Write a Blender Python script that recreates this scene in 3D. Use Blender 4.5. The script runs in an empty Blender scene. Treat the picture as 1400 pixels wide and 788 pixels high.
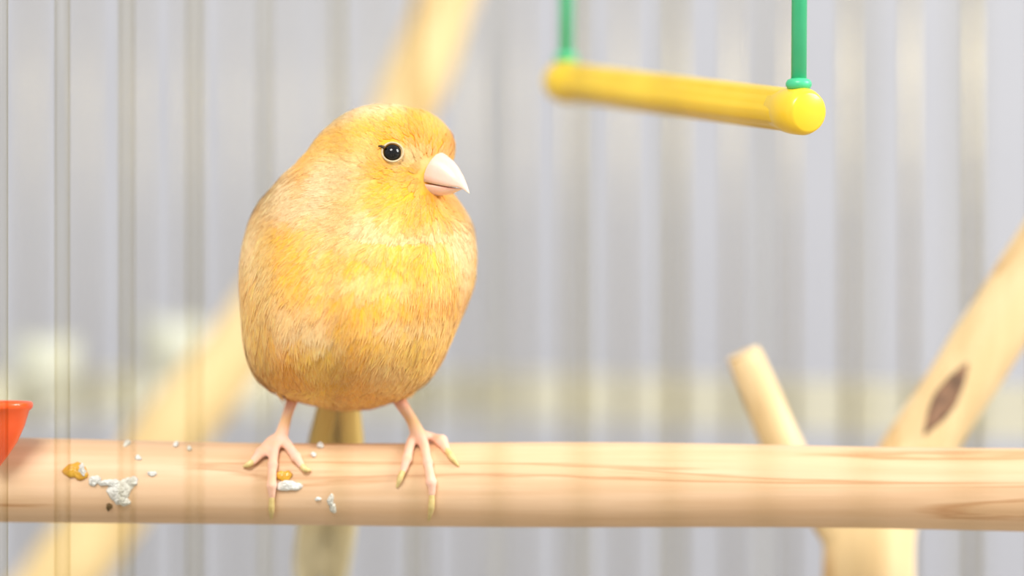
import bpy, bmesh, math, random
import numpy as np
from mathutils import Vector, Matrix, noise

# ------------------------------------------------------------------ units
# modelling unit = 1/7500 m (0.133 mm); the bird stands at depth 0, the
# camera looks along +Y from 4500 units (0.6 m) away.
S = 1.0 / 7500.0
D = 4500.0
scene = bpy.context.scene
COL = scene.collection
rng = np.random.default_rng(7)
random.seed(7)

# ------------------------------------------------------------------ camera
cam_d = bpy.data.cameras.new('camera')
cam = bpy.data.objects.new('camera', cam_d)
COL.objects.link(cam)
cam.location = (0, -D * S, 0)
cam.rotation_euler = (math.pi / 2, 0, 0)
cam_d.sensor_width = 36.0
cam_d.lens = 36.0 * D / 1400.0
cam_d.clip_start = 0.01
cam_d.clip_end = 50
cam_d.dof.use_dof = True
cam_d.dof.focus_distance = (D - 118) * S
cam_d.dof.aperture_fstop = cam_d.lens / (190 * S * 1000.0)
scene.camera = cam

# ------------------------------------------------------------------ world, lamps, exposure
world = bpy.data.worlds.new('room_light')
scene.world = world
world.use_nodes = True
bg = world.node_tree.nodes['Background']
bg.inputs['Color'].default_value = (0.93, 0.96, 1.0, 1)
bg.inputs['Strength'].default_value = 0.60


def area(name, loc, target, size, power, color):
    d = bpy.data.lights.new(name, 'AREA')
    d.shape = 'DISK'
    d.size = size
    d.energy = power
    d.color = color
    o = bpy.data.objects.new(name, d)
    COL.objects.link(o)
    o.location = loc
    o.rotation_euler = (Vector(target) - Vector(loc)).to_track_quat('-Z', 'Y').to_euler()
    return o


area('ceiling_lamp', (-0.30, -1.20, 1.05), (0, 0, 0), 0.7, 21.5, (1.0, 0.97, 0.92))
area('added_wall_light', (1.5, -0.3, 0.75), (0.25, 0.42, 0.0), 0.9, 32.0, (1.0, 0.99, 0.97))  # unseen area light added at the right to brighten that side of the wall

vs = scene.view_settings
vs.view_transform = 'Standard'
vs.look = 'None'
vs.gamma = 1.0
vs.use_curve_mapping = False
vs.exposure = 0.24
scene.cycles.transparent_max_bounces = 128


# ------------------------------------------------------------------ helpers
def lin(c):
    c = np.asarray(c, float) / 255.0
    return np.where(c <= 0.04045, c / 12.92, ((c + 0.055) / 1.055) ** 2.4)


def L4(r, g, b):
    v = lin((r, g, b))
    return (float(v[0]), float(v[1]), float(v[2]), 1.0)


def U(px, py, d=0.0):
    """point seen at (px,py) that stands d units behind the perch plane"""
    k = (D + d) / D
    return np.array([(px - 700.0) * k, d, (394.0 - py) * k])


def tag(o, label=None, cat=None, group=None, kind=None):
    if label: o['label'] = label
    if cat: o['category'] = cat
    if group: o['group'] = group
    if kind: o['kind'] = kind
    return o


def empty(name, origin):
    o = bpy.data.objects.new(name, None)
    COL.objects.link(o)
    o.empty_display_size = 0.01
    o.location = Vector(origin) * S
    return o


def root_loc(o):
    return o.location.copy() if o.parent is None else root_loc(o.parent) + o.location


def mk(name, verts, faces, mat, parent=None, origin=None, smooth=True, colors=None):
    """mesh object from world-space unit coordinates"""
    verts = np.asarray(verts, float).reshape(-1, 3)
    if origin is None:
        mn, mx = verts.min(0), verts.max(0)
        origin = np.array([(mn[0] + mx[0]) / 2, (mn[1] + mx[1]) / 2, mn[2]])
    origin = np.asarray(origin, float)
    me = bpy.data.meshes.new(name)
    me.from_pydata(((verts - origin) * S).tolist(), [], [list(f) for f in faces])
    if smooth:
        me.polygons.foreach_set('use_smooth', np.ones(len(me.polygons), bool))
    if colors is not None:
        a = me.color_attributes.new('col', 'FLOAT_COLOR', 'POINT')
        c = np.ones((len(verts), 4)); c[:, :3] = colors
        a.data.foreach_set('color', c.ravel())
    me.update()
    o = bpy.data.objects.new(name, me)
    COL.objects.link(o)
    if mat: me.materials.append(mat)
    loc = Vector(origin) * S
    if parent is not None:
        o.parent = parent
        loc = loc - root_loc(parent)
    o.location = loc
    return o


def frames(path):
    path = np.asarray(path, float)
    t = np.gradient(path, axis=0)
    t /= np.linalg.norm(t, axis=1)[:, None]
    up = np.array([0.0, 0.0, 1.0]) if abs(t[0][2]) < 0.8 else np.array([0.0, 1.0, 0.0])
    a = np.cross(up, t[0]); a /= np.linalg.norm(a)
    A, B = [], []
    for k in range(len(path)):
        a = a - t[k] * np.dot(a, t[k]); a /= np.linalg.norm(a)
        A.append(a); B.append(np.cross(t[k], a))
    return t, np.array(A), np.array(B)


def tube(path, radii, n=12, caps=True, round_ends=False):
    path = np.asarray(path, float)
    radii = np.broadcast_to(np.asarray(radii, float), (len(path),)).copy()
    if round_ends:
        t, _, _ = frames(path)
        e0 = [path[0] - t[0] * radii[0] * math.sin(x) for x in (1.45, 1.1, 0.6)]
        r0 = [radii[0] * math.cos(x) for x in (1.45, 1.1, 0.6)]
        e1 = [path[-1] + t[-1] * radii[-1] * math.sin(x) for x in (0.6, 1.1, 1.45)]
        r1 = [radii[-1] * math.cos(x) for x in (0.6, 1.1, 1.45)]
        path = np.array(e0 + list(path) + e1)
        radii = np.array(r0 + list(radii) + r1)
    t, A, B = frames(path)
    ang = np.linspace(0, 2 * math.pi, n, endpoint=False)
    V = []
    for k in range(len(path)):
        V.append(path[k] + radii[k] * (np.cos(ang)[:, None] * A[k] + np.sin(ang)[:, None] * B[k]))
    V = np.concatenate(V)
    F = []
    for k in range(len(path) - 1):
        for j in range(n):
            j2 = (j + 1) % n
            F.append((k * n + j, k * n + j2, (k + 1) * n + j2, (k + 1) * n + j))
    if caps:
        F.append(tuple(range(n - 1, -1, -1)))
        m = (len(path) - 1) * n
        F.append(tuple(range(m, m + n)))
    return V, F


def merge(parts):
    V, F, o = [], [], 0
    for v, f in parts:
        V.append(np.asarray(v, float)); F += [tuple(i + o for i in ff) for ff in f]; o += len(v)
    return np.concatenate(V), F


def spline(pts, n):
    """Catmull-Rom through rows of pts (any number of columns)"""
    p = np.asarray(pts, float)
    p = np.vstack([2 * p[0] - p[1], p, 2 * p[-1] - p[-2]])
    out = []
    m = len(p) - 3
    for u in np.linspace(0, m, n):
        i = min(int(u), m - 1); t = u - i
        a, b, c, d = p[i], p[i + 1], p[i + 2], p[i + 3]
        out.append(0.5 * ((2 * b) + (c - a) * t + (2 * a - 5 * b + 4 * c - d) * t * t + (3 * b - a - 3 * c + d) * t ** 3))
    return np.array(out)


def box(c, sx, sy, sz, rz=0.0):
    c = np.asarray(c, float)
    q = np.array([[x, y, z] for z in (-.5, .5) for y in (-.5, .5) for x in (-.5, .5)]) * (sx, sy, sz)
    co, si = math.cos(rz), math.sin(rz)
    r = q.copy(); r[:, 0] = q[:, 0] * co - q[:, 1] * si; r[:, 1] = q[:, 0] * si + q[:, 1] * co
    return r + c, [(0, 2, 3, 1), (4, 5, 7, 6), (0, 1, 5, 4), (2, 6, 7, 3), (0, 4, 6, 2), (1, 3, 7, 5)]


def ball(c, r, nu=16, nv=10, scale=(1, 1, 1)):
    V = [np.array([0, 0, 1.0])]
    for i in range(1, nv):
        a = math.pi * i / nv
        for j in range(nu):
            b = 2 * math.pi * j / nu
            V.append(np.array([math.sin(a) * math.cos(b), math.sin(a) * math.sin(b), math.cos(a)]))
    V.append(np.array([0, 0, -1.0]))
    F = [(0, 1 + j, 1 + (j + 1) % nu) for j in range(nu)]
    for i in range(nv - 2):
        for j in range(nu):
            a = 1 + i * nu + j; b = 1 + i * nu + (j + 1) % nu
            F.append((a, a + nu, b + nu, b))
    e = len(V) - 1; m = 1 + (nv - 2) * nu
    F += [(m + j, e, m + (j + 1) % nu) for j in range(nu)]
    return np.array(V) * np.asarray(scale) * r + np.asarray(c), F


def remeshed(parts, voxel, smooth_iter=4, factor=0.5):
    """fuse closed shapes into one continuous surface; returns numpy verts, faces"""
    V, F = merge(parts)
    me = bpy.data.meshes.new('tmp')
    me.from_pydata(V.tolist(), [], [list(f) for f in F])
    o = bpy.data.objects.new('tmp', me)
    COL.objects.link(o)
    m = o.modifiers.new('r', 'REMESH'); m.mode = 'VOXEL'; m.voxel_size = voxel
    s = o.modifiers.new('s', 'SMOOTH'); s.iterations = smooth_iter; s.factor = factor
    dg = bpy.context.evaluated_depsgraph_get()
    ev = o.evaluated_get(dg)
    m2 = ev.to_mesh()
    v = np.zeros(len(m2.vertices) * 3); m2.vertices.foreach_get('co', v)
    f = [tuple(p.vertices) for p in m2.polygons]
    ev.to_mesh_clear()
    bpy.data.objects.remove(o); bpy.data.meshes.remove(me)
    return v.reshape(-1, 3), f


def vnormals(V, F):
    N = np.zeros_like(V)
    q = np.array([f if len(f) == 4 else (f[0], f[1], f[2], f[2]) for f in F])
    n = np.cross(V[q[:, 2]] - V[q[:, 0]], V[q[:, 3]] - V[q[:, 1]])
    for k in range(4): np.add.at(N, q[:, k], n)
    return N / (np.linalg.norm(N, axis=1)[:, None] + 1e-12)


# ------------------------------------------------------------------ materials
def new_mat(name):
    m = bpy.data.materials.new(name); m.use_nodes = True
    nt = m.node_tree
    return m, nt, nt.nodes, nt.links, nt.nodes['Principled BSDF']


def noisy(name, c1, c2, scale=40, rough=0.5, metallic=0.0, spec=0.5, bump=0.0, stretch=(1, 1, 1), detail=3, coat=0.0, lo=0.35, hi=0.65):
    m, nt, N, Lk, p = new_mat(name)
    tc = N.new('ShaderNodeTexCoord'); mp = N.new('ShaderNodeMapping'); mp.inputs['Scale'].default_value = stretch
    nz = N.new('ShaderNodeTexNoise'); nz.inputs['Scale'].default_value = scale; nz.inputs['Detail'].default_value = detail
    cr = N.new('ShaderNodeValToRGB'); cr.color_ramp.elements[0].color = c1; cr.color_ramp.elements[1].color = c2
    cr.color_ramp.elements[0].position = lo; cr.color_ramp.elements[1].position = hi
    Lk.new(tc.outputs['Object'], mp.inputs['Vector']); Lk.new(mp.outputs['Vector'], nz.inputs['Vector'])
    Lk.new(nz.outputs['Fac'], cr.inputs['Fac']); Lk.new(cr.outputs['Color'], p.inputs['Base Color'])
    p.inputs['Roughness'].default_value = rough; p.inputs['Metallic'].default_value = metallic
    p.inputs['Specular IOR Level'].default_value = spec; p.inputs['Coat Weight'].default_value = coat
    if bump:
        b = N.new('ShaderNodeBump'); b.inputs['Strength'].default_value = bump; b.inputs['Distance'].default_value = 0.0006
        Lk.new(nz.outputs['Fac'], b.inputs['Height']); Lk.new(b.outputs['Normal'], p.inputs['Normal'])
    return m


def wood(name, pale, mid, dark, along, grain=1.0, rough=0.55):
    """bare wood: long streaks running along the given stretch axis, a few darker rings"""
    m, nt, N, Lk, p = new_mat(name)
    tc = N.new('ShaderNodeTexCoord'); mp = N.new('ShaderNodeMapping'); mp.inputs['Scale'].default_value = along
    n1 = N.new('ShaderNodeTexNoise'); n1.inputs['Scale'].default_value = 90 * grain; n1.inputs['Detail'].default_value = 5; n1.inputs['Distortion'].default_value = 0.6
    n2 = N.new('ShaderNodeTexNoise'); n2.inputs['Scale'].default_value = 260 * grain; n2.inputs['Detail'].default_value = 3
    Lk.new(tc.outputs['Object'], mp.inputs['Vector'])
    Lk.new(mp.outputs['Vector'], n1.inputs['Vector']); Lk.new(mp.outputs['Vector'], n2.inputs['Vector'])
    c1 = N.new('ShaderNodeValToRGB'); e = c1.color_ramp.elements
    e[0].position = 0.36; e[0].color = pale; e[1].position = 0.66; e[1].color = mid
    k = c1.color_ramp.elements.new(0.56); k.color = tuple((np.array(pale) * 0.5 + np.array(mid) * 0.5).tolist())
    k = c1.color_ramp.elements.new(0.60); k.color = dark
    k = c1.color_ramp.elements.new(0.625); k.color = mid
    c2 = N.new('ShaderNodeValToRGB'); e = c2.color_ramp.elements
    e[0].position = 0.3; e[0].color = (0.86, 0.80, 0.72, 1); e[1].position = 0.6; e[1].color = (1, 1, 1, 1)
    mx = N.new('ShaderNodeMix'); mx.data_type = 'RGBA'; mx.blend_type = 'MULTIPLY'; mx.inputs[0].default_value = 0.7
    Lk.new(n1.outputs['Fac'], c1.inputs['Fac']); Lk.new(n2.outputs['Fac'], c2.inputs['Fac'])
    Lk.new(c1.outputs['Color'], mx.inputs[6]); Lk.new(c2.outputs['Color'], mx.inputs[7])
    Lk.new(mx.outputs[2], p.inputs['Base Color'])
    p.inputs['Roughness'].default_value = rough
    b = N.new('ShaderNodeBump'); b.inputs['Strength'].default_value = 0.25; b.inputs['Distance'].default_value = 0.0004
    Lk.new(n2.outputs['Fac'], b.inputs['Height']); Lk.new(b.outputs['Normal'], p.inputs['Normal'])
    return m


def vcol_mat(name, rough=0.7, translucent=0.0, sheen=0.0, spec=0.3, sss=0.0, bump=0.0):
    m, nt, N, Lk, p = new_mat(name)
    a = N.new('ShaderNodeAttribute'); a.attribute_name = 'col'
    Lk.new(a.outputs['Color'], p.inputs['Base Color'])
    p.inputs['Roughness'].default_value = rough; p.inputs['Specular IOR Level'].default_value = spec
    p.inputs['Sheen Weight'].default_value = sheen; p.inputs['Sheen Tint'].default_value = (1.0, 0.86, 0.55, 1)
    if sss:
        p.inputs['Subsurface Weight'].default_value = sss
        p.inputs['Subsurface Radius'].default_value = (1.0, 0.5, 0.3)
        p.inputs['Subsurface Scale'].default_value = 0.0008
    if bump:
        nz = N.new('ShaderNodeTexNoise'); nz.inputs['Scale'].default_value = 2500
        b = N.new('ShaderNodeBump'); b.inputs['Strength'].default_value = bump; b.inputs['Distance'].default_value = 0.0002
        Lk.new(nz.outputs['Fac'], b.inputs['Height']); Lk.new(b.outputs['Normal'], p.inputs['Normal'])
    if translucent:
        tr = N.new('ShaderNodeBsdfTranslucent'); mx = N.new('ShaderNodeMixShader'); mx.inputs[0].default_value = translucent
        Lk.new(a.outputs['Color'], tr.inputs['Color'])
        Lk.new(p.outputs['BSDF'], mx.inputs[1]); Lk.new(tr.outputs['BSDF'], mx.inputs[2])
        Lk.new(mx.outputs['Shader'], N['Material Output'].inputs['Surface'])
    return m


M = {}
M['wall'] = noisy('painted_wall', L4(166, 167, 174), L4(172, 173, 179), scale=6, rough=0.9)
M['table'] = noisy('table_top', L4(150, 142, 130), L4(160, 151, 138), scale=8, rough=0.6)
M['wire'] = noisy('brass_wire', L4(152, 141, 112), L4(178, 166, 132), scale=300, rough=0.32, metallic=0.75)
def clear_tube():
    m, nt, N, Lk, p = new_mat('clear_acrylic')
    N.remove(p)
    out = N['Material Output']
    tr = N.new('ShaderNodeBsdfTransparent'); gl = N.new('ShaderNodeBsdfGlossy'); gl.inputs['Roughness'].default_value = 0.18
    gl.inputs['Color'].default_value = (1, 0.98, 0.93, 1)
    mx = N.new('ShaderNodeMixShader'); mx.inputs[0].default_value = 0.003
    Lk.new(tr.outputs[0], mx.inputs[1]); Lk.new(gl.outputs[0], mx.inputs[2]); Lk.new(mx.outputs[0], out.inputs['Surface'])
    va = N.new('ShaderNodeVolumeAbsorption'); va.inputs['Color'].default_value = (0.62, 0.55, 0.30, 1); va.inputs['Density'].default_value = 640.0
    Lk.new(va.outputs[0], out.inputs['Volume'])
    return m
M['acrylic'] = clear_tube()
M['rail'] = noisy('cream_plastic', L4(226, 224, 205), L4(232, 230, 212), scale=30, rough=0.5)
M['tray'] = noisy('tray_plastic', L4(158, 152, 138), L4(166, 160, 146), scale=30, rough=0.5)
M['white_plastic'] = noisy('pale_plastic', L4(208, 210, 192), L4(216, 216, 200), scale=60, rough=0.45)
M['perch'] = wood('pale_pine', L4(231, 196, 160), L4(220, 180, 138), L4(200, 152, 108), (0.05, 1, 1), 1.6, 0.5)
M['branch'] = wood('peeled_branch', L4(242, 216, 168), L4(234, 202, 148), L4(212, 172, 116), (1, 1, 0.12), 1.0, 0.5)
M['stick'] = wood('golden_branch', L4(238, 212, 158), L4(232, 202, 144), L4(220, 184, 122), (1, 1, 0.15), 1.0, 0.55)
M['cut'] = noisy('cut_end_grain', L4(244, 222, 182), L4(232, 202, 156), scale=500, rough=0.7)
M['knot'] = noisy('dark_knot', L4(96, 76, 62), L4(168, 128, 100), scale=420, rough=0.7, lo=0.3, hi=0.7)
M['yellow'] = noisy('yellow_plastic', L4(250, 212, 52), L4(246, 204, 40), scale=90, rough=0.28, spec=0.5, coat=0.2)
M['green'] = noisy('green_plastic', L4(66, 196, 138), L4(78, 204, 148), scale=90, rough=0.35)
M['orange'] = noisy('orange_plastic', L4(250, 96, 34), L4(242, 84, 26), scale=90, rough=0.3, coat=0.2)
M['feather'] = vcol_mat('feather_barbs', rough=0.65, translucent=0.2, sheen=0.5)
M['skin'] = vcol_mat('body_surface', rough=0.7, sheen=0.35, sss=0.0)
M['beak'] = vcol_mat('beak_horn', rough=0.32, spec=0.5, sss=0.35)
M['claw'] = noisy('claw_horn', L4(224, 202, 140), L4(208, 182, 116), scale=900, rough=0.4)
M['eye'] = noisy('eye_black', L4(8, 6, 8), L4(14, 10, 10), scale=200, rough=0.05, spec=0.5)
M['eyering'] = noisy('eye_ring_skin', L4(196, 176, 140), L4(214, 192, 150), scale=2500, rough=0.6)
M['lash'] = noisy('dark_skin', L4(60, 44, 30), L4(80, 60, 40), scale=900, rough=0.7)
M['drop_white'] = noisy('chalky_dropping', L4(236, 236, 230), L4(206, 204, 196), scale=1600, rough=0.75, bump=0.6)
M['drop_yellow'] = noisy('yellow_dropping', L4(222, 172, 48), L4(206, 150, 40), scale=700, rough=0.3, coat=0.4)
M['drop_dark'] = noisy('dark_dropping', L4(92, 70, 36), L4(130, 104, 60), scale=900, rough=0.6)

# ------------------------------------------------------------------ room setting
wall_y = 3300.0
v, f = box((0, wall_y + 150, 3000), 26000, 300, 19000)
tag(mk('wall_back', v, f, M['wall'], smooth=False), kind='structure')
FLOOR = -800.0
v, f = box((0, wall_y - 6500, -6450), 26000, 13000, 300)
tag(mk('floor', v, f, M['table'], smooth=False), kind='structure')
v, f = box((0, wall_y - 4800, FLOOR - 150), 15000, 9600, 200)
tt = mk('tabletop', v, f, M['table'], smooth=False)
tag(tt, 'pale grey tabletop under the birdcage', 'table')

# ------------------------------------------------------------------ the cage: its front runs slantwise past the perch
P0 = np.array([-584.0, -225.0])
STEP = np.array([94.4, -90.0])
PITCH = float(np.linalg.norm(STEP))
u = STEP / PITCH
nrm = np.array([-u[1], u[0]])            # into the cage
K0, K1, NS = -12, 14, 14
DEPTH = NS * PITCH
ROOF = 930.0
BASE = FLOOR + 60
cfl = P0 + u * PITCH * K0; cfr = P0 + u * PITCH * K1
cbl = cfl + nrm * DEPTH; cbr = cfr + nrm * DEPTH
cen = (cfl + cbr) / 2
ang = math.atan2(u[1], u[0])

cage = empty('birdcage', (cen[0], cen[1], FLOOR - 50))
tag(cage, 'birdcage with clear front rods and thin wire bars around the canary', 'birdcage')
WR = 6.0
bar_v, bar_f = tube([[0, 0, 0], [0, 0, ROOF - BASE]], WR, n=12)
proto = mk('bar', bar_v + np.array([cfl[0], cfl[1], BASE]), bar_f, M['wire'], cage, origin=(cfl[0], cfl[1], BASE))
# the front is a row of clear hollow acrylic rods
def hollow(h, ro, ri, n=32):
    V, F = [], []
    for r, z in ((ro, 0), (ro, h), (ri, h), (ri, 0)):
        for j in range(n):
            t = 2 * math.pi * j / n
            V.append((r * math.cos(t), r * math.sin(t), z))
    for i in range(4):
        for j in range(n):
            i2 = (i + 1) % 4
            F.append((i * n + j, i * n + (j + 1) % n, i2 * n + (j + 1) % n, i2 * n + j))
    return np.array(V), F
hv, hf = hollow(ROOF - BASE, 10.5, 8.8)
rod0 = None
for k in range(K0, K1 + 1):
    s = P0 + u * PITCH * k
    if rod0 is None:
        rod0 = mk('clear_rod', hv + np.array([s[0], s[1], BASE]), hf, M['acrylic'], cage, origin=(s[0], s[1], BASE))
    else:
        o = rod0.copy(); COL.objects.link(o)
        o.location = Vector((s[0], s[1], BASE)) * S - cage.location
spots = []
for k in range(K0, K1 + 1):
    spots.append(P0 + u * PITCH * k + nrm * DEPTH)
for k in range(1, NS):
    spots.append(cfl + nrm * PITCH * k)
    spots.append(cfr + nrm * PITCH * k)
first = True
for s in spots:
    o = proto if first else proto.copy()
    if not first: COL.objects.link(o)
    first = False
    o.location = Vector((s[0], s[1], BASE)) * S - cage.location
for k in range(K0 + 1, K1, 1):
    a = P0 + u * PITCH * k; b = a + nrm * DEPTH
    if k == K0 + 1:
        v, f = tube([[a[0], a[1], ROOF], [b[0], b[1], ROOF]], WR, n=8)
        rproto = mk('roof_bar', v, f, M['wire'], cage, origin=(a[0], a[1], ROOF))
    else:
        o = rproto.copy(); COL.objects.link(o)
        o.location = Vector((a[0], a[1], ROOF)) * S - cage.location
for nm, a, b in (('front', cfl, cfr), ('back', cbl, cbr), ('side', cfl, cbl), ('side', cfr, cbr)):
    v, f = tube([[a[0], a[1], ROOF], [b[0], b[1], ROOF]], WR * 1.5, n=10, round_ends=True)
    mk('top_rail', v, f, M['wire'], cage)
    v, f = tube([[a[0], a[1], BASE + 10], [b[0], b[1], BASE + 10]], WR * 1.5, n=10, round_ends=True)
    mk('bottom_rail', v, f, M['wire'], cage)
# cream plastic strip fixed along the back and the left side
for a, b, off in ((cbl, cbr, nrm), (cfl, cbl, -u)):
    mid = (a + b) / 2 + off * 16
    d = b - a
    v, f = box((mid[0], mid[1], -205), float(np.linalg.norm(d)), 14, 86, math.atan2(d[1], d[0]))
    mk('plastic_strip', v, f, M['rail'], cage, smooth=False)
# tray: floor and four rims
w, dp = float(np.linalg.norm(cfr - cfl)) + 60, DEPTH + 60
tray = mk('tray', *box((cen[0], cen[1], FLOOR - 40), w, dp, 20, ang), M['tray'], cage, smooth=False)
for a, b in ((cfl, cfr), (cbl, cbr), (cfl, cbl), (cfr, cbr)):
    mid = (a + b) / 2; d = b - a
    v, f = box((mid[0], mid[1], FLOOR + 12), float(np.linalg.norm(d)) + 40, 34, 96, math.atan2(d[1], d[0]))
    mk('tray_rim', v, f, M['tray'], tray, smooth=False)

# pale seed cups far behind, hooked on the far side bars
def seed_cup(px, py, d, r, label):
    c = U(px, py, d)
    e = empty('seed_cup', (c[0], c[1], c[2] - r))
    prof = [(0.02, -1.0), (0.6, -0.98), (0.82, -0.8), (0.95, 0.2), (1.0, 0.95), (0.93, 0.95), (0.86, 0.2), (0.7, -0.75), (0.02, -0.85)]
    n = 24; V = []; F = []
    for (rr, z) in prof:
        for j in range(n):
            t = 2 * math.pi * j / n
            V.append(c + np.array([rr * r * math.cos(t), rr * r * math.sin(t), z * r]))
    for i in range(len(prof) - 1):
        for j in range(n):
            F.append((i * n + j, i * n + (j + 1) % n, (i + 1) * n + (j + 1) % n, (i + 1) * n + j))
    F.append(tuple(range(n))); F.append(tuple(range((len(prof) - 1) * n, len(prof) * n)))
    mk('bowl', V, F, M['white_plastic'], e)
    # hook reaching to the nearest bar of the left side
    best = min([cfl + nrm * PITCH * k for k in range(1, NS)], key=lambda s: (s[0] - c[0]) ** 2 + (s[1] - c[1]) ** 2)
    q = np.array([best[0], best[1], c[2] + r * 0.9])
    dirv = q - c; dirv[2] = 0; dist = np.linalg.norm(dirv); dirv /= dist
    st = c + dirv * r * 0.97 + np.array([0, 0, r * 0.85])
    v, f = tube([st, (st + q) / 2 + np.array([0, 0, 8]), q + np.array([0, 0, 4]), q + dirv * 14 + np.array([0, 0, -14])], 6, n=8)
    mk('hook', v, f, M['white_plastic'], e)
    tag(e, label, 'seed cup', 'seed cups on the far bars')
seed_cup(62, 508, 1700, 62, 'blurred pale seed cup on the far bars above the orange cup')
seed_cup(240, 482, 1800, 62, 'blurred pale seed cup on the far bars beside the slanting golden stick')

# ------------------------------------------------------------------ perch
PR = 57.0
def perch_c(px):
    return 657.5 + (px - 0) / 1400.0 * 11.5      # image height of the axis
def perch_axis(X):
    return 394.0 - (657.5 + (X + 700) / 1400.0 * 11.5)
xs = np.linspace(-835, 1905, 90)
path = np.array([[x, 0, perch_axis(x) + 1.5 * math.sin(x / 170.0)] for x in xs])
rad = np.array([PR + 1.2 * math.sin(x / 133.0 + 1) for x in xs])
v, f = tube(path, rad, n=40)
perch = mk('perch', v, f, M['perch'])
tag(perch, 'straight round pale wooden perch the canary stands on', 'perch')

def on_perch(px, py, lift=0.0):
    """point on the near surface of the perch seen at (px,py), raised by lift"""
    zc = perch_c(px)
    dy = max(-1.0, min(1.0, (py - zc) / PR))
    a = math.asin(dy)
    r = PR + lift
    return np.array([(px - 700.0), -math.cos(a) * r, 394.0 - (zc + math.sin(a) * r)])

# ------------------------------------------------------------------ forked branch behind the perch
def br(pts, n=14):
    q = spline([list(U(a, b, d)) + [r] for a, b, d, r in pts], n)
    return tube(q[:, :3], q[:, 3], n=24, round_ends=False)
trunk = br([(1186, 1171, 300, 74), (1190, 960, 300, 70), (1188, 800, 300, 68), (1190, 735, 300, 66), (1206, 690, 300, 60), (1240, 640, 300, 53), (1300, 545, 300, 50), (1362, 450, 300, 51), (1440, 330, 300, 52), (1540, 175, 300, 51), (1640, 20, 300, 48)], 50)
twig = br([(1175, 745, 300, 46), (1130, 690, 285, 36), (1092, 650, 270, 31), (1066, 600, 262, 30), (1044, 548, 258, 28.5), (1016, 484, 254, 26)], 24)
V, F = remeshed([trunk, twig], 5.0, 6)
bump = np.array([noise.noise(Vector((a[0] / 60, a[1] / 60, a[2] / 130))) for a in V])
V = V + vnormals(V, F) * bump[:, None] * 2.2
fork = empty('forked_branch', U(1186, 1180, 300))
mk('stem', V, F, M['branch'], fork)
# knot: a dark lens set in the bark, following the round of the limb
def knot():
    a = U(1258, 592, 300); b = U(1316, 496, 300)
    ax = b - a; Lk = np.linalg.norm(ax); ax /= Lk
    side = np.cross(ax, np.array([0, 1.0, 0])); side /= np.linalg.norm(side)
    axis0 = U(1240, 640, 300); axis1 = U(1362, 450, 300)
    adir = (axis1 - axis0) / np.linalg.norm(axis1 - axis0)
    VV, FF = [], []
    n, m = 22, 9
    for i in range(n):
        t = i / (n - 1)
        half = 19 * (1 - abs(2 * t - 1) ** 1.05) * (1 + 0.15 * math.sin(9 * t)) + 0.3
        for j in range(m):
            w = (j / (m - 1) * 2 - 1)
            p = a + ax * Lk * t + side * half * w
            k = axis0 + adir * np.dot(p - axis0, adir)
            off = p - k; off[1] = 0
            h = math.sqrt(max(51.5 ** 2 - np.dot(off, off), 1))
            q = k + off; q[1] = k[1] - h - 2.6 * (1 - w * w) + 0.5
            VV.append(q)
    for i in range(n - 1):
        for j in range(m - 1):
            FF.append((i * m + j, i * m + j + 1, (i + 1) * m + j + 1, (i + 1) * m + j))
    o = mk('knot', VV, FF, M['knot'], fork)
    s = o.modifiers.new('thick', 'SOLIDIFY'); s.thickness = 3 * S; s.offset = 0
    tag(o, 'dark brown diamond-shaped knot')
knot()
tp, tq = U(1044, 548, 258), U(1016, 484, 254)
dr = (tq - tp) / np.linalg.norm(tq - tp)
v, f = tube([tq + dr * -1, tq + dr * 2.5], [26.2, 24.5], n=28)
mk('cut_end', v, f, M['cut'], fork)
tag(fork, 'pale peeled forked branch with a cut twig stub and dark knot, behind the perch', 'branch')

# ------------------------------------------------------------------ golden stick slanting far behind the bird
pts = [(-112, 1022, 1200, 64), (-60, 960, 1200, 64), (40, 840, 1200, 63), (108, 757, 1200, 63), (235, 590, 1200, 62), (330, 470, 1210, 60), (430, 335, 1230, 58), (515, 215, 1240, 56), (566, 118, 1250, 54), (610, 0, 1260, 54), (660, -150, 1270, 52), (700, -270, 1280, 50)]
q = spline([list(U(a, b, d)) + [r] for a, b, d, r in pts], 60)
for i in range(len(q)): q[i, 3] *= 1 + 0.04 * math.sin(i * 0.9)
v, f = tube(q[:, :3], q[:, 3], n=24, round_ends=True)
st = mk('slanting_stick', v, f, M['stick'])
tag(st, 'blurred golden wooden stick slanting up behind the canary', 'stick')

# ------------------------------------------------------------------ orange cup at the end of the perch
CUP = U(-2, 556, -85)
cup = empty('orange_cup', CUP + np.array([0, 0, -86]))
prof = [(1.0, -81), (3, -79), (13, -66), (25, -48), (35, -26), (41, -6), (44.5, -3), (46, 0), (46, 4), (44, 6.5), (41.5, 6), (38, 0), (32, -22), (22, -44), (11, -62), (1.0, -72)]
n = 48; V = []; F = []
for r, z in prof:
    for j in range(n):
        t = 2 * math.pi * j / n
        V.append(CUP + np.array([r * math.cos(t), r * math.sin(t), z]))
for i in range(len(prof) - 1):
    for j in range(n):
        F.append((i * n + j, i * n + (j + 1) % n, (i + 1) * n + (j + 1) % n, (i + 1) * n + j))
F.append(tuple(range(n - 1, -1, -1))); F.append(tuple(range((len(prof) - 1) * n, len(prof) * n)))
mk('bowl', V, F, M['orange'], cup)
kb = P0 + STEP * -2
hk = np.array([kb[0], kb[1], CUP[2] + 4])
a = CUP + np.array([-42, 6, 2])
v, f = tube([a, (a + hk) / 2 + np.array([0, 4, 4]), hk + np.array([8, 14, 2]), hk + np.array([-10, 14, -2]), hk + np.array([-14, -6, -8])], 6, n=10, round_ends=True)
mk('hook', v, f, M['orange'], cup)
tag(cup, 'small orange plastic cup hooked on the bars beside the perch', 'cup')

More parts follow.
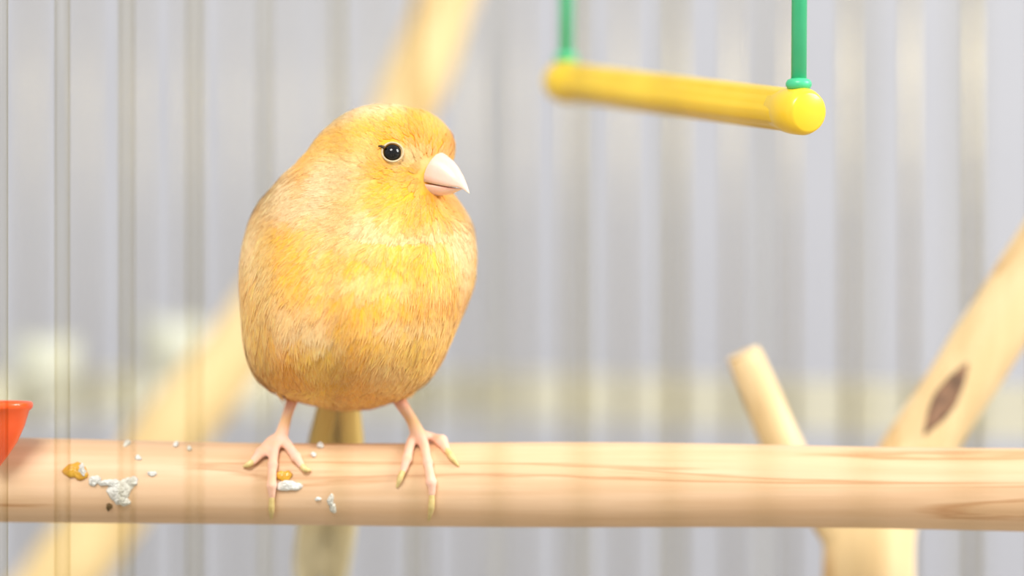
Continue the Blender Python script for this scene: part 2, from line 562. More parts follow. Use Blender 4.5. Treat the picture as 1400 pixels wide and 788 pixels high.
# ------------------------------------------------------------------ swing
sw0 = U(1092, 152, -95)      # near end
sw1 = U(774, 112, 480)       # far end
axis = sw1 - sw0; SL = np.linalg.norm(axis); axis /= SL
swing = empty('swing', (sw0 + sw1) / 2 + np.array([0, 0, -30]))
side = np.cross(axis, np.array([0, 0, 1.0])); side /= np.linalg.norm(side)
upv = np.cross(side, axis)
n = 48
V, F = [], []
stations = [(0.03, 0), (0.045, 1), (0.06, 1), (0.5, 1), (0.94, 1), (0.955, 1), (0.97, 0)]
for t, fl in stations:
    for j in range(n):
        a = 2 * math.pi * j / n
        r = 27.5 + (fl * (2.0 * (1 if (j // 6) % 2 == 0 else -1)))
        V.append(sw0 + axis * SL * t + r * (math.cos(a) * side + math.sin(a) * upv))
for i in range(len(stations) - 1):
    for j in range(n):
        F.append((i * n + j, i * n + (j + 1) % n, (i + 1) * n + (j + 1) % n, (i + 1) * n + j))
F.append(tuple(range(n - 1, -1, -1))); F.append(tuple(range((len(stations) - 1) * n, len(stations) * n)))
mk('swing_bar', V, F, M['yellow'], swing)
for e0, sgn in ((sw0, 1), (sw1, -1)):
    p = [e0 + axis * sgn * s for s in (-26, -24, -14, 10, 22, 30, 44, 60)]
    v, f = tube(p, [24, 27.5, 31.5, 32, 31, 29, 26, 24.5], n=36)
    mk('end_knob', v, f, M['yellow'], swing)
top = ROOF - 60
for e0, name in ((sw0, 'near'), (sw1, 'far')):
    b = e0 + np.array([0, 0, 20])
    t = np.array([b[0] + 4, b[1], top])
    v, f = tube([b, (b + t) / 2, t], 10.5, n=16)
    rod = mk('hanger_rod', v, f, M['green'], swing)
    c = e0 + np.array([0, 0, 36])
    v, f = tube([c + np.array([0, 0, z]) for z in (-8, -6, -2, 2, 6, 8)], [10, 15, 17.5, 17.5, 15, 10], n=24)
    mk('collar', v, f, M['green'], rod)
ta = np.array([sw0[0] + 4, sw0[1], top]); tb = np.array([sw1[0] + 4, sw1[1], top])
v, f = tube([ta, (ta + tb) / 2 + np.array([0, 0, 12]), tb], 10.5, n=14, round_ends=True)
mk('top_bar', v, f, M['green'], swing)
m0 = (ta + tb) / 2
v, f = tube([m0 + np.array([0, 0, 12]), m0 + np.array([0, 0, 50]), m0 + np.array([10, 0, 72]), m0 + np.array([26, 0, 76]), m0 + np.array([38, 0, 64])], 6, n=10, round_ends=True)
mk('hook', v, f, M['green'], swing)
tag(swing, 'yellow plastic bird swing hanging on green rods', 'bird swing')

# ------------------------------------------------------------------ CANARY
FEET = np.array([-220.0, -15.0, 394 - 603.0])
canary = empty('canary', FEET)
tag(canary, 'plump yellow canary standing on the wooden perch, head turned aside', 'canary')

# body: horizontal sections  (py, left px, right px, front depth, back depth)
SEC = np.array([
    (146.0, 517, 541, -52, -30), (148.5, 502, 556, -68, -10), (153, 487, 574, -82, 8), (160, 473, 591, -94, 22),
    (170, 458, 605, -104, 36), (183, 443, 615, -112, 48), (197, 431, 621, -118, 57), (212, 421, 621, -122, 65),
    (225, 408, 617, -124, 75), (240, 390, 612, -126, 88), (255, 376, 613, -127, 100), (270, 362, 622, -129, 112),
    (287, 350, 634, -132, 122), (305, 342, 644, -136, 131), (322, 337, 648, -141, 138), (340, 333, 650, -148, 145),
    (365, 330, 650, -160, 152), (395, 330, 645, -170, 156), (425, 332, 633, -174, 156), (455, 335, 620, -170, 152),
    (480, 338, 610, -159, 145), (502, 345, 598, -141, 136), (520, 356, 584, -118, 126), (533, 374, 566, -93, 115),
    (543, 398, 546, -66, 102), (551, 425, 524, -32, 88), (556, 447, 503, -8, 72), (558.5, 462, 488, 8, 56)])
fine = spline(SEC, 150)
NA = 120
V, F = [], []
for (py, l, r, fr, bk) in fine:
    cx, a = (l + r) / 2 - 700, (r - l) / 2
    cy, b = (fr + bk) / 2, (bk - fr) / 2
    for j in range(NA):
        t = 2 * math.pi * j / NA
        ct, stt = math.cos(t), math.sin(t)
        ex = 2 / 2.15
        V.append((cx + a * math.copysign(abs(ct) ** ex, ct), cy + b * math.copysign(abs(stt) ** ex, stt), 394.0 - py))
for i in range(len(fine) - 1):
    for j in range(NA):
        F.append((i * NA + j, (i + 1) * NA + j, (i + 1) * NA + (j + 1) % NA, i * NA + (j + 1) % NA))
F.append(tuple(range(NA))); F.append(tuple(range((len(fine) - 1) * NA, len(fine) * NA))[::-1])
body_shape = (np.array(V), F)

# legs and toes as chains on the perch; each row (px,py,depth,radius) / toes follow the perch surface
def chain(rows, n=10):
    q = spline(rows, n * (len(rows) - 1) // 2 + 2)
    return tube(q[:, :3], q[:, 3], n=12, round_ends=True)
def toe(pts):
    return [list(on_perch(px, py, r * 0.7)) + [r * 0.8] for px, py, r in pts]
def back_toe(px, r):
    out = []
    zc = 394 - perch_c(px)
    for a in (1.25, 0.85, 0.45, 0.05):
        out.append([px - 700 - 3 * a, math.cos(a) * (PR + r * .75), zc + math.sin(a) * (PR + r * .75), r])
    return out
legs, claws, leg_lines = [], [], []
def make_leg(hip, knee, ank, hub, toes, btx):
    line = [list(U(*p[:3])) + [p[3]] for p in (hip, knee, ank, hub)]
    legs.append(chain(line, 12)); leg_lines.append(line)
    hubp = list(U(*hub[:3]))
    for pts, cl in toes:
        rows = [hubp + [hub[3] * 0.85]] + toe(pts)
        legs.append(chain(rows, 12)); leg_lines.append(rows)
        for px, py, r in pts[1:-1]:
            legs.append(ball(on_perch(px, py, r * 0.75), r * 1.0, 12, 8))
        last = pts[-1]
        crow = [list(on_perch(last[0], last[1], last[2] * .8)) + [last[2] * .6]] + [list(on_perch(px, py, r * 0.9 + lf)) + [r] for px, py, r, lf in cl]
        claws.append(crow)
    rows = [hubp + [hub[3] * 0.8]] + back_toe(btx, 7.5)
    legs.append(chain(rows, 12)); leg_lines.append(rows)
    zc = 394 - perch_c(btx)
    claws.append([[btx - 700, math.cos(a) * (PR + 4), zc + math.sin(a) * (PR + 4), r] for a, r in ((0.05, 5), (-0.25, 4), (-0.5, 2))])
make_leg((405, 530, 10, 13), (402, 541, -4, 9), (392, 570, -14, 7.6), (384, 599, -22, 10),
         [([(372, 609, 9.5), (360, 621, 8.5), (350, 631, 7)], [(344, 635, 4, 2), (338, 636, 1.8, 1)]),
          ([(379, 614, 9), (377, 635, 8), (376, 660, 8), (376, 675, 6)], [(375, 690, 4.2, 2), (373.5, 706, 1.8, 0)]),
          ([(396, 613, 9), (408, 626, 8), (416, 636, 6.5)], [(421, 641, 4, 2), (427, 641, 1.8, 1)])], 388)
make_leg((544, 534, 8, 13), (547, 549, -6, 9.5), (562, 573, -14, 8.2), (572, 595, -20, 10.5),
         [([(563, 609, 9), (558, 628, 8), (553, 643, 6.5)], [(549, 652, 4, 2), (545, 662, 1.8, 0)]),
          ([(580, 611, 9), (586, 633, 8), (591, 656, 8.5), (592, 672, 6.2)], [(591, 688, 4.4, 2), (587, 708, 1.8, 0)]),
          ([(590, 604, 9), (604, 609, 9.5), (612, 618, 7)], [(618, 626, 4.2, 2), (627, 635, 1.8, 1)])], 574)

BV, BF = remeshed([body_shape] + legs, 2.6, 4)
BN = vnormals(BV, BF)
_px, _py = BV[:, 0] + 700, 394 - BV[:, 2]
_arc = 331 - ((_px - 560) / 60.0) ** 2 * 7
BV = BV - BN * (3.6 * np.exp(-((_px - 560) / 62) ** 2 - ((_py - _arc) / 8.5) ** 2) * (BV[:, 1] < -20))[:, None]
BN = vnormals(BV, BF)
is_leg = (BV[:, 2] < 394 - 545) & ((np.abs(BV[:, 0] - (475 - 700)) > 55) | (BV[:, 2] < 394 - 570))

# ---- plumage colours, patch by patch: feather pigment with brow, cheek and belly shade painted in
C_Y = lin((254, 194, 30)); C_O = lin((251, 164, 24)); C_C = lin((253, 228, 182)); C_P = lin((254, 208, 138)); C_H = lin((254, 206, 92))
# (px, py, rx, ry, colour, weight)
PATCH = [
    (520, 150, 60, 14, 'C', 1.5), (470, 166, 40, 18, 'C', .9), (590, 170, 30, 18, 'Y', .8), (500, 185, 45, 14, 'Y', .9),
    (565, 192, 40, 18, 'O', 1.4), (600, 200, 24, 14, 'O', 1.3), (560, 222, 26, 10, 'C', .9), (470, 205, 30, 20, 'Y', .8),  # orange over eye and lore: pigment plus painted brow shading
    (437, 246, 7, 24, 'O', 1.5), (424, 215, 12, 20, 'Y', .8), (470, 250, 40, 34, 'C', 1.2), (445, 275, 22, 30, 'C', .9), (538, 262, 30, 26, 'Y', 1.8), (525, 235, 20, 14, 'O', .9),  # narrow orange strip paints the shade of the cheek crease
    (600, 290, 30, 20, 'O', 1.2), (560, 290, 24, 18, 'Y', 1.1), (520, 300, 30, 16, 'C', .8), (565, 317, 60, 13, 'C', 1.1), (615, 315, 20, 14, 'C', .8),
    (634, 290, 10, 24, 'C', 1.5), (390, 258, 32, 26, 'C', 1.3), (365, 285, 20, 20, 'P', .8), (425, 285, 24, 16, 'C', .7),
    (415, 330, 32, 26, 'Y', 1.6), (420, 372, 22, 20, 'Y', 1.4), (352, 320, 20, 40, 'C', .8), (380, 345, 16, 40, 'C', .6), (480, 320, 40, 20, 'P', .9),
    (545, 350, 46, 14, 'Y', 1.9), (530, 385, 44, 26, 'Y', 1.7), (505, 420, 24, 20, 'Y', 1.5), (590, 350, 30, 24, 'Y', .9), (500, 372, 26, 12, 'C', .8), (560, 372, 40, 8, 'C', .6),
    (630, 350, 14, 30, 'C', .8), (600, 390, 34, 20, 'O', .7), (560, 420, 50, 10, 'C', .7), (395, 410, 34, 30, 'P', 1.3), (430, 430, 30, 14, 'C', .8),
    (345, 400, 16, 60, 'H', .8), (455, 440, 20, 10, 'C', .9), (450, 470, 30, 26, 'H', 1.2), (500, 470, 22, 40, 'O', 1.1), (540, 450, 50, 20, 'H', .7),
    (535, 490, 34, 26, 'P', 1.1), (400, 490, 34, 34, 'O', .8), (360, 480, 20, 40, 'H', 1.0), (590, 460, 30, 60, 'H', 1.0), (500, 525, 40, 20, 'O', .8), (440, 540, 60, 20, 'H', 1.2), (560, 525, 40, 20, 'H', .8)]
CD = {'Y': C_Y, 'O': C_O, 'C': C_C, 'P': C_P, 'H': C_H}
PA = np.array([p[:4] for p in PATCH], float); PW = np.array([p[5] for p in PATCH]); PC = np.array([CD[p[4]] for p in PATCH])
def plumage_col(X, Y, Z):
    """pigment and painted shade from place on the bird; the far side mirrors a plain mix"""
    px = X + 700; py = 394 - Z
    g = 2.6 * PW[None] * np.exp(-(((px[:, None] - PA[None, :, 0]) / PA[None, :, 2]) ** 2 + ((py[:, None] - PA[None, :, 1]) / PA[None, :, 3]) ** 2))
    base = np.array([noise.noise(Vector((a / 34, b / 34, c / 40))) for a, b, c in zip(X, Y, Z)])
    n2 = np.array([noise.noise(Vector((a / 13 + 9, b / 13, c / 17))) for a, b, c in zip(X, Y, Z)])
    wY = np.clip(0.62 + base * 1.0, 0.05, 2); wO = np.clip(0.22 - base * 0.8 + n2 * 0.3, 0.02, 2); wC = np.clip(0.22 + n2 * 0.9, 0.02, 2)
    low = np.clip((py - 400) / 140, 0, 1)  # belly shade put into the colour: less cream, more orange lower down
    wC = wC * (1 - 0.6 * low); wO = wO + 0.08 * low; wY = wY + 0.2 * low
    num = g @ PC + wY[:, None] * C_Y + wO[:, None] * C_O + wC[:, None] * C_C
    return num / (g.sum(1) + wY + wO + wC)[:, None]

bodycol = plumage_col(BV[:, 0], BV[:, 1], BV[:, 2])
C_pink = lin((246, 196, 182)); C_tan = lin((238, 190, 130)); C_red = lin((206, 128, 88))
zz = 394 - BV[:, 2]
pk = np.array([noise.noise(Vector((a / 9, b / 9, c / 9))) for a, b, c in BV]) * 0.5 + 0.5
legcol = C_pink[None] * (0.55 + 0.45 * pk[:, None]) + C_tan[None] * (0.45 - 0.45 * pk[:, None])
kt = np.clip(1 - np.abs(zz - 574) / 22, 0, 1)[:, None]
legcol = legcol * (1 - 0.75 * kt) + C_tan * 0.75 * kt
kr = np.clip(1 - np.abs(zz - 545) / 16, 0, 1)[:, None]
legcol = legcol * (1 - 0.85 * kr) + C_red * 0.85 * kr
bodycol[is_leg] = legcol[is_leg]
body = mk('body', BV, BF, M['skin'], canary, colors=bodycol)

# ---- claws
for row in claws:
    q = spline(row, 8)
    v, f = tube(q[:, :3], np.maximum(q[:, 3], 0.8), n=10, round_ends=True)
    mk('claw', v, f, M['claw'], body)

# ---- eye
def surf_depth(px, py):
    d = (BV[:, 0] - (px - 700)) ** 2 + (BV[:, 2] - (394 - py)) ** 2 + np.where(BV[:, 1] < 0, 0, 1e9)
    i = np.argsort(d)[:6]
    return BV[i, 1].min(), BN[i].mean(0)
ey, en = surf_depth(536.5, 208.5)
EYE = np.array([536.5 - 700, ey, 394 - 208.5]) * np.array([(D + ey) / D, 1, (D + ey) / D])
en = en / np.linalg.norm(en)
v, f = ball(EYE - en * 4.5, 12.6, 32, 20)
eye = mk('eye', v, f, M['eye'], canary)
qs = np.cross(en, [0, 0, 1.0]); qs /= np.linalg.norm(qs); qu = np.cross(qs, en)
ringp = [EYE + en * 2.2 + 13.4 * math.cos(t) * qs * 1.04 + 13.0 * math.sin(t) * qu for t in np.linspace(0, 2 * math.pi, 41)]
v, f = tube(ringp, 1.4, n=8, caps=False)
mk('eye_ring', v, f, M['eyering'], eye)
lc = EYE + en * 3.4
v, f = tube([lc - np.array([11, 0, -5.5]), lc - np.array([15, 0, -7.5]), lc - np.array([19, 0, -7.8])], [2.4, 1.8, 0.8], n=8)
mk('eye_corner', v, f, M['lash'], eye)

# ---- beak
hx, hy = 0.82, -0.57        # heading of the head
sx_, sy_ = -0.57, -0.82     # towards its near cheek
ANC = -87.0
kk = (D + ANC) / D
def bk(f, s, py):
    return np.array([((610 - 700) + f * hx + s * sx_) * kk, ANC + f * hy + s * sy_, (394 - py) * kk])
def mandible(ridge, edge, upper=True, n=22, m=17):
    R_ = spline(ridge, n)     # px,py along the middle ridge
    E_ = spline(edge, n)      # px,py,s along the near cutting edge
    V, F, C = [], [], []
    for i in range(n):
        fr = (R_[i, 0] - 610) / hx; pr = R_[i, 1]
        s = max(E_[i, 2], 0.3); fe = (E_[i, 0] - 610 - s * sx_) / hx; pe = E_[i, 1]
        t = i / (n - 1)
        for j in range(m):
            a = math.pi * j / (m - 1)
            c, sn = math.cos(a), math.sin(a) ** 0.85
            p = bk(fe + (fr - fe) * sn, s * c, pe + (pr - pe) * sn)
            V.append(p)
            base = lin((238, 200, 188)) * (1 - t) + lin((240, 214, 194)) * t
            if upper:
                k = sn ** 2
                base = base * (1 - 0.35 * k) + lin((238, 190, 180)) * 0.35 * k
            else:
                k = max(0, 1 - sn * 2.2) * (0.25 + 0.75 * t)
                base = base * (1 - k) + lin((240, 158, 124)) * k
            C.append(base)
    for i in range(n - 1):
        for j in range(m - 1):
            q = (i * m + j, i * m + j + 1, (i + 1) * m + j + 1, (i + 1) * m + j)
            F.append(q if upper else q[::-1])
        q = (i * m, (i + 1) * m, (i + 1) * m + m - 1, i * m + m - 1)
        F.append(q if upper else q[::-1])
    F.append(tuple(range(m))); F.append(tuple(range((n - 1) * m, n * m))[::-1])
    return V, F, C
v, f, c = mandible([(602, 207), (610, 213), (620, 222), (630, 237), (637, 252), (642.3, 265)],
                   [(570, 246), (580, 248.5), (596, 252), (612, 255), (629, 257), (642.3, 265.6)] and
                   [(570, 246, 25), (580, 248.5, 23), (596, 252.5, 19), (612, 255.5, 14), (629, 257.5, 7), (642, 265.6, 0.4)])
ub = mk('upper_beak', v, f, M['beak'], canary, colors=np.array(c))
v, f, c = mandible([(572, 261), (582, 265), (594, 267.5), (608, 267), (620, 264), (633, 258.5)],
                   [(570, 252, 24), (580, 252, 22), (594, 254, 18), (608, 256.5, 13), (620, 258, 8), (633, 258, 1)], upper=False)
lb = mk('lower_beak', v, f, M['beak'], canary, colors=np.array(c))

# ---- wings folded along the sides, tail behind the perch
def blade(path, halfw, up, thick=3.0):
    """long feather blade: path rows, half width, width direction"""
    path = np.asarray(path, float); n = len(path)
    t, A, B = frames(path)
    V, F = [], []
    for i in range(n):
        sd = np.asarray(up, float) - t[i] * np.dot(up, t[i]); sd /= np.linalg.norm(sd)
        nn = np.cross(t[i], sd)
        for w, h in ((-1, 0), (-.5, .6), (0, 1), (.5, .6), (1, 0), (0, -.6)):
            V.append(path[i] + sd * halfw[i] * w + nn * thick * h)
    for i in range(n - 1):
        for j in range(6):
            F.append((i * 6 + j, i * 6 + (j + 1) % 6, (i + 1) * 6 + (j + 1) % 6, (i + 1) * 6 + j))
    F.append(tuple(range(6))); F.append(tuple(range((n - 1) * 6, n * 6)))
    return V, F
tail = mk('tail', *merge([blade(spline([U(462, 520, 62), U(462 + s * 4, 560, 100), U(456 + s * 7, 640, 185), U(446 + s * 7, 730, 330), U(440 + s * 7, 775 + 5 * (1 - abs(s) / 3.5), 430), U(438 + s * 8, 792 + 4 * abs(s), 470)], 14),
                                      [14, 16, 17, 17, 18, 18, 18, 18, 18, 18, 17, 15, 11, 4], (1, 0.15 * s, 0), 2.5) for s in (-3.5, -2.5, -1.5, -.5, .5, 1.5, 2.5, 3.5)]),
          M['skin'], canary)
a = tail.data.color_attributes.new('col', 'FLOAT_COLOR', 'POINT')
cc = np.ones((len(tail.data.vertices), 4)); tz = np.clip((394 - 640 - np.array([v_.co.z / S + root_loc(tail).z / S for v_ in tail.data.vertices])) / 130, 0, 1)[:, None]
cc[:, :3] = lin((226, 194, 112)) * (1 - tz) + lin((238, 226, 190)) * tz; a.data.foreach_set('color', cc.ravel())
from mathutils.bvhtree import BVHTree
bvh = BVHTree.FromPolygons([tuple(p) for p in BV.tolist()], [list(q) for q in BF])
def wing(sgn):
    """flight feathers lying shingled on the flank, from the shoulder back to the rump"""
    parts = []
    for k in range(9):
        rows, sides = [], []
        for i in range(14):
            t = i / 13
            th = math.radians((20 + 3.4 * k) * (1 - t) + (52 + 4.2 * k) * t)
            py = (300 + 9 * k) * (1 - t) + (500 + 6 * k) * t
            x = -210 + sgn * 260 * math.cos(th); y = 10 + 260 * math.sin(th)
            hit, nn, _, _ = bvh.ray_cast(Vector((x, y, 394 - py)), Vector((-210 - x, 10 - y, 0)).normalized())
            nn = np.array(nn)
            rows.append(np.array(hit) + nn * (3.0 + 0.5 * k)); sides.append(nn)
        rows = np.array(rows)
        for _ in range(3): rows[1:-1] = (rows[:-2] + 2 * rows[1:-1] + rows[2:]) / 4
        tang = np.gradient(rows, axis=0); tang /= np.linalg.norm(tang, axis=1)[:, None]
        V, F = [], []
        hw = [5, 11, 15, 17, 18, 18, 18, 18, 17, 16, 15, 12, 8, 3]
        for i in range(14):
            sd = np.cross(tang[i], sides[i]); sd /= np.linalg.norm(sd)
            for w, h in ((-1, -1.2), (-.5, .6), (0, 1), (.5, .6), (1, -1.2), (0, -.8)):
                V.append(rows[i] + sd * hw[i] * w + sides[i] * 2.2 * h)
        for i in range(13):
            for j in range(6):
                F.append((i * 6 + j, i * 6 + (j + 1) % 6, (i + 1) * 6 + (j + 1) % 6, (i + 1) * 6 + j))
        F.append(tuple(range(6))); F.append(tuple(range(78, 84)))
        parts.append((V, F))
    o = mk('wing', *merge(parts), M['skin'], canary)
    nv = len(o.data.vertices)
    a = o.data.color_attributes.new('col', 'FLOAT_COLOR', 'POINT')
    cc = np.ones((nv, 4))
    e = (np.arange(nv) % 6)
    mixv = np.where((e == 0) | (e == 4), 0.85, 0.2)[:, None]
    cc[:, :3] = lin((246, 206, 92)) * (1 - mixv) + lin((252, 238, 208)) * mixv
    a.data.foreach_set('color', cc.ravel())
wing(-1); wing(1)

# ---- plumage: overlapping contour feathers, each a fan of fine barbs
tri = []
for fc in BF:
    tri.append(fc[:3])
    if len(fc) == 4: tri.append((fc[0], fc[2], fc[3]))
tri = np.array(tri)
knees = np.array([U(402, 541, -4), U(547, 549, -6)])
near_leg = (np.linalg.norm(BV[:, None, :] - knees[None], axis=2).min(1) < 17) & (394 - BV[:, 2] > 530)
tri = tri[~(is_leg | near_leg)[tri].any(1)]
e1 = BV[tri[:, 1]] - BV[tri[:, 0]]; e2 = BV[tri[:, 2]] - BV[tri[:, 0]]
ar = np.linalg.norm(np.cross(e1, e2), axis=1) / 2
pz = 394 - BV[tri[:, 0], 2]; py_ = BV[tri[:, 0], 1]
dens = ar * (1.0 + 1.5 * np.clip((390 - pz) / 130, 0, 1)) * np.where(py_ > 60, 0.45, 1.0)
NF = 12500
ti = rng.choice(len(tri), NF, p=dens / dens.sum())
r1, r2 = rng.random(NF), rng.random(NF); fl = r1 + r2 > 1; r1[fl] = 1 - r1[fl]; r2[fl] = 1 - r2[fl]
FP = BV[tri[ti, 0]] + e1[ti] * r1[:, None] + e2[ti] * r2[:, None]
FN = BN[tri[ti, 0]]
BK = np.array([590 - 700.0, -95, 394 - 243.0])
fx, fz = FP[:, 0] + 700, 394 - FP[:, 2]
deye = np.linalg.norm(FP - EYE, axis=1)
dbk = np.linalg.norm(FP - BK, axis=1)
inbeak = (np.abs(fx - 604) < 26) & (fz > 222) & (fz < 266) & (FP[:, 1] < -30)
keep = (deye > 17) & ~inbeak
FP, FN, deye, dbk = FP[keep], FN[keep], deye[keep], dbk[keep]
fx, fz = fx[keep], fz[keep]
NF = len(FP)
def sstep(a, b, x):
    t = np.clip((x - a) / (b - a), 0, 1); return t * t * (3 - 2 * t)
radial = (FP - BK) / (dbk[:, None] + 1e-6)
down = np.array([0, 0.22, -1.0]) + np.stack([(fx - 505) / 420.0, np.zeros(NF), np.zeros(NF)], 1)
wd = sstep(110, 300, dbk)[:, None] * 0.85
dirs = radial * (1 - wd) + down * wd
jit = np.array([[noise.noise(Vector((a / 40, b / 40, c / 40))), noise.noise(Vector((a / 40 + 50, b / 40, c / 40))), noise.noise(Vector((a / 40, b / 40 + 70, c / 40)))] for a, b, c in FP])
dirs = dirs + jit * 0.45 + rng.normal(0, 0.10, (NF, 3))
dirs -= FN * (dirs * FN).sum(1)[:, None]
dirs /= np.linalg.norm(dirs, axis=1)[:, None] + 1e-9
head = 1 - sstep(255, 400, fz + 25 * jit[:, 0])
near = sstep(8, 75, np.minimum(dbk - 18, deye - 14))
Lf = (14 + 14 * near) * head + 40 * (1 - head)
Lf = Lf * rng.uniform(0.8, 1.2, NF)
Rc = 95 * head + 150 * (1 - head)
FC = plumage_col(FP[:, 0], FP[:, 1], FP[:, 2])
FC = FC * rng.uniform(0.93, 1.07, (NF, 1))
lift0 = 0.8 * head + 1.3 * (1 - head)
NB = 26
liftk = rng.uniform(0.01, 0.06, NF) + 0.06 * sstep(510, 550, fz)
# how the body falls away under each feather, along it and across it
def fall(P):
    out = np.zeros(NF)
    for i in range(NF):
        hit = bvh.find_nearest(Vector(P[i]))[0]
        out[i] = min(0.0, max(-0.5 * Lf[i], (np.array(hit) - P[i]) @ FN[i]))
    return out
side_ = np.cross(FN, dirs)
h1, h2 = fall(FP + dirs * (0.55 * Lf)[:, None]), fall(FP + dirs * Lf[:, None])
x1, x2 = 0.55 * Lf, Lf
qb = (h2 / x2 - h1 / x1) / (x2 - x1); qa = h1 / x1 - qb * x1
qc = (fall(FP + side_ * (0.3 * Lf)[:, None]) + fall(FP - side_ * (0.3 * Lf)[:, None])) / 2 / (0.3 * Lf) ** 2
side = np.cross(FN, dirs)
Vs, Cs = [], []
ib = np.arange(NB)
for b in range(NB):
    sgn = 1 if b % 2 == 0 else -1
    pos = (b // 2 + 0.5) / (NB / 2)                 # along the shaft
    s0 = pos * 0.62 + rng.uniform(-.04, .04, NF)
    an = sgn * (0.75 - 0.62 * pos) * rng.uniform(0.7, 1.3, NF)
    ln = (0.42 + 0.12 * rng.random(NF)) * (1.0 if pos < 0.85 else 0.9)
    width = (0.62 * head + 0.75 * (1 - head)) * rng.uniform(0.7, 1.2, NF)
    def pt(t):
        # barb leaves the shaft at an angle and bends forward
        al = s0 + ln * t * np.cos(an * (1 - 0.4 * t))
        la = ln * t * np.sin(an * (1 - 0.4 * t))
        al_, la_ = al * Lf, la * Lf
        h = lift0 + liftk * al_ + qa * al_ + qb * al_ ** 2 + qc * la_ ** 2
        return FP + dirs * al_[:, None] + side * la_[:, None] + FN * h[:, None]
    p0, p1, p2 = pt(0.0), pt(0.55), pt(1.0)
    t1 = p2 - p0
    wv = np.cross(FN, t1); wv /= np.linalg.norm(wv, axis=1)[:, None] + 1e-9
    wv = wv * width[:, None]
    Vs.append(np.stack([p0 - wv, p0 + wv, p1 - wv * 0.8, p1 + wv * 0.8, p2], 1))
    tip = 0.15 + 0.32 * rng.random((NF, 1)) + 0.12 * (1 - head[:, None]) * (1 - sstep(430, 500, fz))[:, None]
    pale = lin((253, 228, 180))
    FB = np.clip(FC * (1 + rng.normal(0, 0.10, (NF, 1)) * np.array([[0.5, 0.9, 1.3]])), 0, 1)
    c0 = FB; c1 = FB * (1 - tip * 0.3) + pale * tip * 0.3; c2 = FB * (1 - tip) + pale * tip
    Cs.append(np.stack([c0, c0, c1, c1, c2], 1))
PV = np.concatenate(Vs).reshape(-1, 3); PCc = np.clip(np.concatenate(Cs).reshape(-1, 3), 0, 1)
nb = len(PV) // 5
base = (np.arange(nb) * 5)[:, None]
lv = np.concatenate([base + np.array([[0, 1, 3]]), base + np.array([[0, 3, 2]]), base + np.array([[2, 3, 4]])], 1).reshape(-1)
me = bpy.data.meshes.new('plumage')
me.vertices.add(len(PV)); me.vertices.foreach_set('co', ((PV - FEET) * S).ravel())
me.loops.add(len(lv)); me.loops.foreach_set('vertex_index', lv.astype(np.int32))
npol = len(lv) // 3
me.polygons.add(npol); me.polygons.foreach_set('loop_start', (np.arange(npol) * 3).astype(np.int32))
me.update(calc_edges=True)
a = me.color_attributes.new('col', 'FLOAT_COLOR', 'POINT')
c4 = np.ones((len(PV), 4)); c4[:, :3] = PCc; a.data.foreach_set('color', c4.ravel())
me.materials.append(M['feather'])
pl = bpy.data.objects.new('plumage', me); COL.objects.link(pl); pl.parent = canary
tag(pl, kind='stuff')

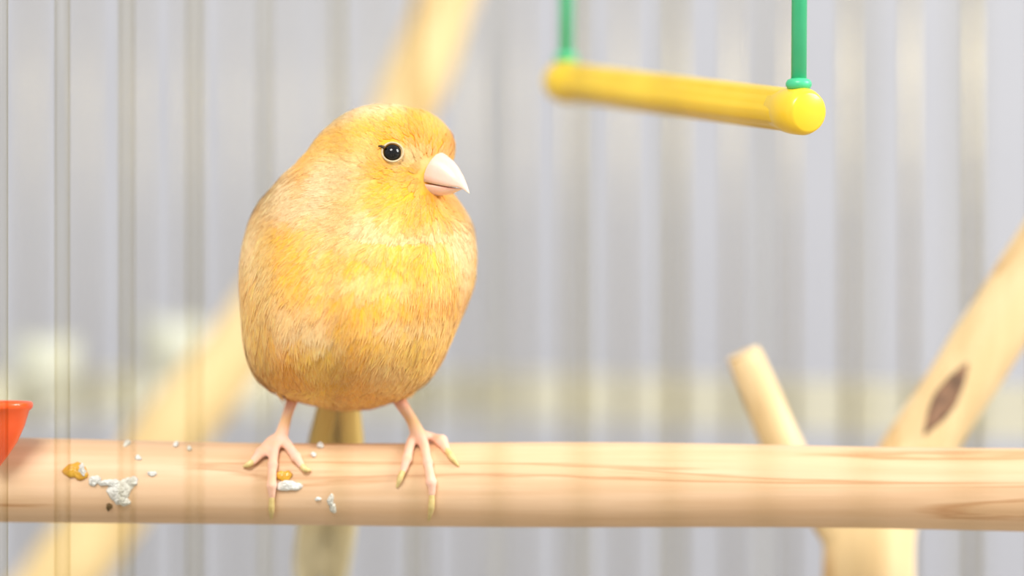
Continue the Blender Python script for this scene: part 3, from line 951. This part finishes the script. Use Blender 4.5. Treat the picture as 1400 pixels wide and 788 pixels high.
# ------------------------------------------------------------------ droppings and crumbs on the perch
def lump(name, px, py, rx, ry, h, mat, seed, parent=None, tilt=0.0):
    rr = random.Random(seed)
    ph = [rr.uniform(0, 6.28) for _ in range(4)]
    n, m = 22, 6
    V = [on_perch(px, py, h)]; F = []
    for i in range(1, m + 1):
        q = i / m
        for j in range(n):
            t = 2 * math.pi * j / n
            k = 1 + 0.16 * math.sin(2 * t + ph[0]) + 0.12 * math.sin(3 * t + ph[1]) + 0.07 * math.sin(7 * t + ph[2])
            x, y = rx * k * q * math.cos(t), ry * k * q * math.sin(t)
            xr = x * math.cos(tilt) - y * math.sin(tilt); yr = x * math.sin(tilt) + y * math.cos(tilt)
            hh = h * math.sqrt(max(0, 1 - q * q)) * (1 + 0.25 * math.sin(5 * t + 9 * q + ph[3])) - 0.8 * (q == 1)
            V.append(on_perch(px + xr, py + yr, hh))
    F += [(0, 1 + j, 1 + (j + 1) % n) for j in range(n)]
    for i in range(m - 1):
        for j in range(n):
            a_, b_ = 1 + i * n + j, 1 + i * n + (j + 1) % n
            F.append((a_, a_ + n, b_ + n, b_))
    e = 1 + (m - 1) * n
    F.append(tuple(e + j for j in range(n))[::-1])
    return mk(name, V, F, mat, parent)
dp = empty('bird_dropping', on_perch(112, 655))
lump('yellow_blob', 111, 642, 16, 13, 7, M['drop_yellow'], 1, dp)
lump('white_spot', 119.5, 641, 6, 8.5, 9.5, M['drop_white'], 2, dp)
tag(dp, 'glossy yellow dropping with a white spot on the perch', 'dropping')
dp = empty('bird_dropping', on_perch(170, 690))
for k, (x, y, rx, ry) in enumerate([(136, 654, 9, 7), (149, 657, 9, 4.5), (171, 668, 17, 16), (186, 655, 9, 8), (162, 658, 12, 7), (172, 680, 12, 9)]):
    lump('white_clump', x, y, rx, ry, 5, M['drop_white'], 10 + k, dp)
lump('dark_speck', 155, 690, 4.5, 5, 4, M['drop_dark'], 30, dp)
tag(dp, 'crusty white dropping in clumps with a dark speck on the perch', 'dropping')
dp = empty('bird_dropping', on_perch(397, 672))
lump('yellow_blob', 392, 648, 10, 9, 4, M['drop_yellow'], 3, dp)
lump('white_spot', 398, 661, 16, 9, 5, M['drop_white'], 4, dp)
tag(dp, 'white and yellow dropping under the canary foot', 'dropping')
dp = empty('bird_dropping', on_perch(456, 697))
lump('white_clump', 455, 681, 5, 8, 4, M['drop_white'], 5, dp); lump('white_clump', 458, 692, 5.5, 6, 4, M['drop_white'], 6, dp); lump('white_clump', 438, 679, 4, 3, 2.5, M['drop_white'], 7, dp)
tag(dp, 'small grey-white dropping low on the perch between the canary feet', 'dropping')
for k, (x, y, rx) in enumerate([(176, 606, 5), (214, 645, 6), (194, 624, 5), (243, 607, 4), (262, 612, 3.5), (439, 608, 4.5), (431, 620, 4)]):
    o = lump('crumb', x, y, rx, rx * .7, 3, M['drop_white'], 50 + k)
    if x < 300: tag(o, 'tiny whitish crumb on the perch near the crusty white dropping', 'crumb', 'crumbs near the crusty dropping')
    else: tag(o, 'tiny whitish crumb on top of the perch between the canary feet', 'crumb', 'crumbs between the feet')
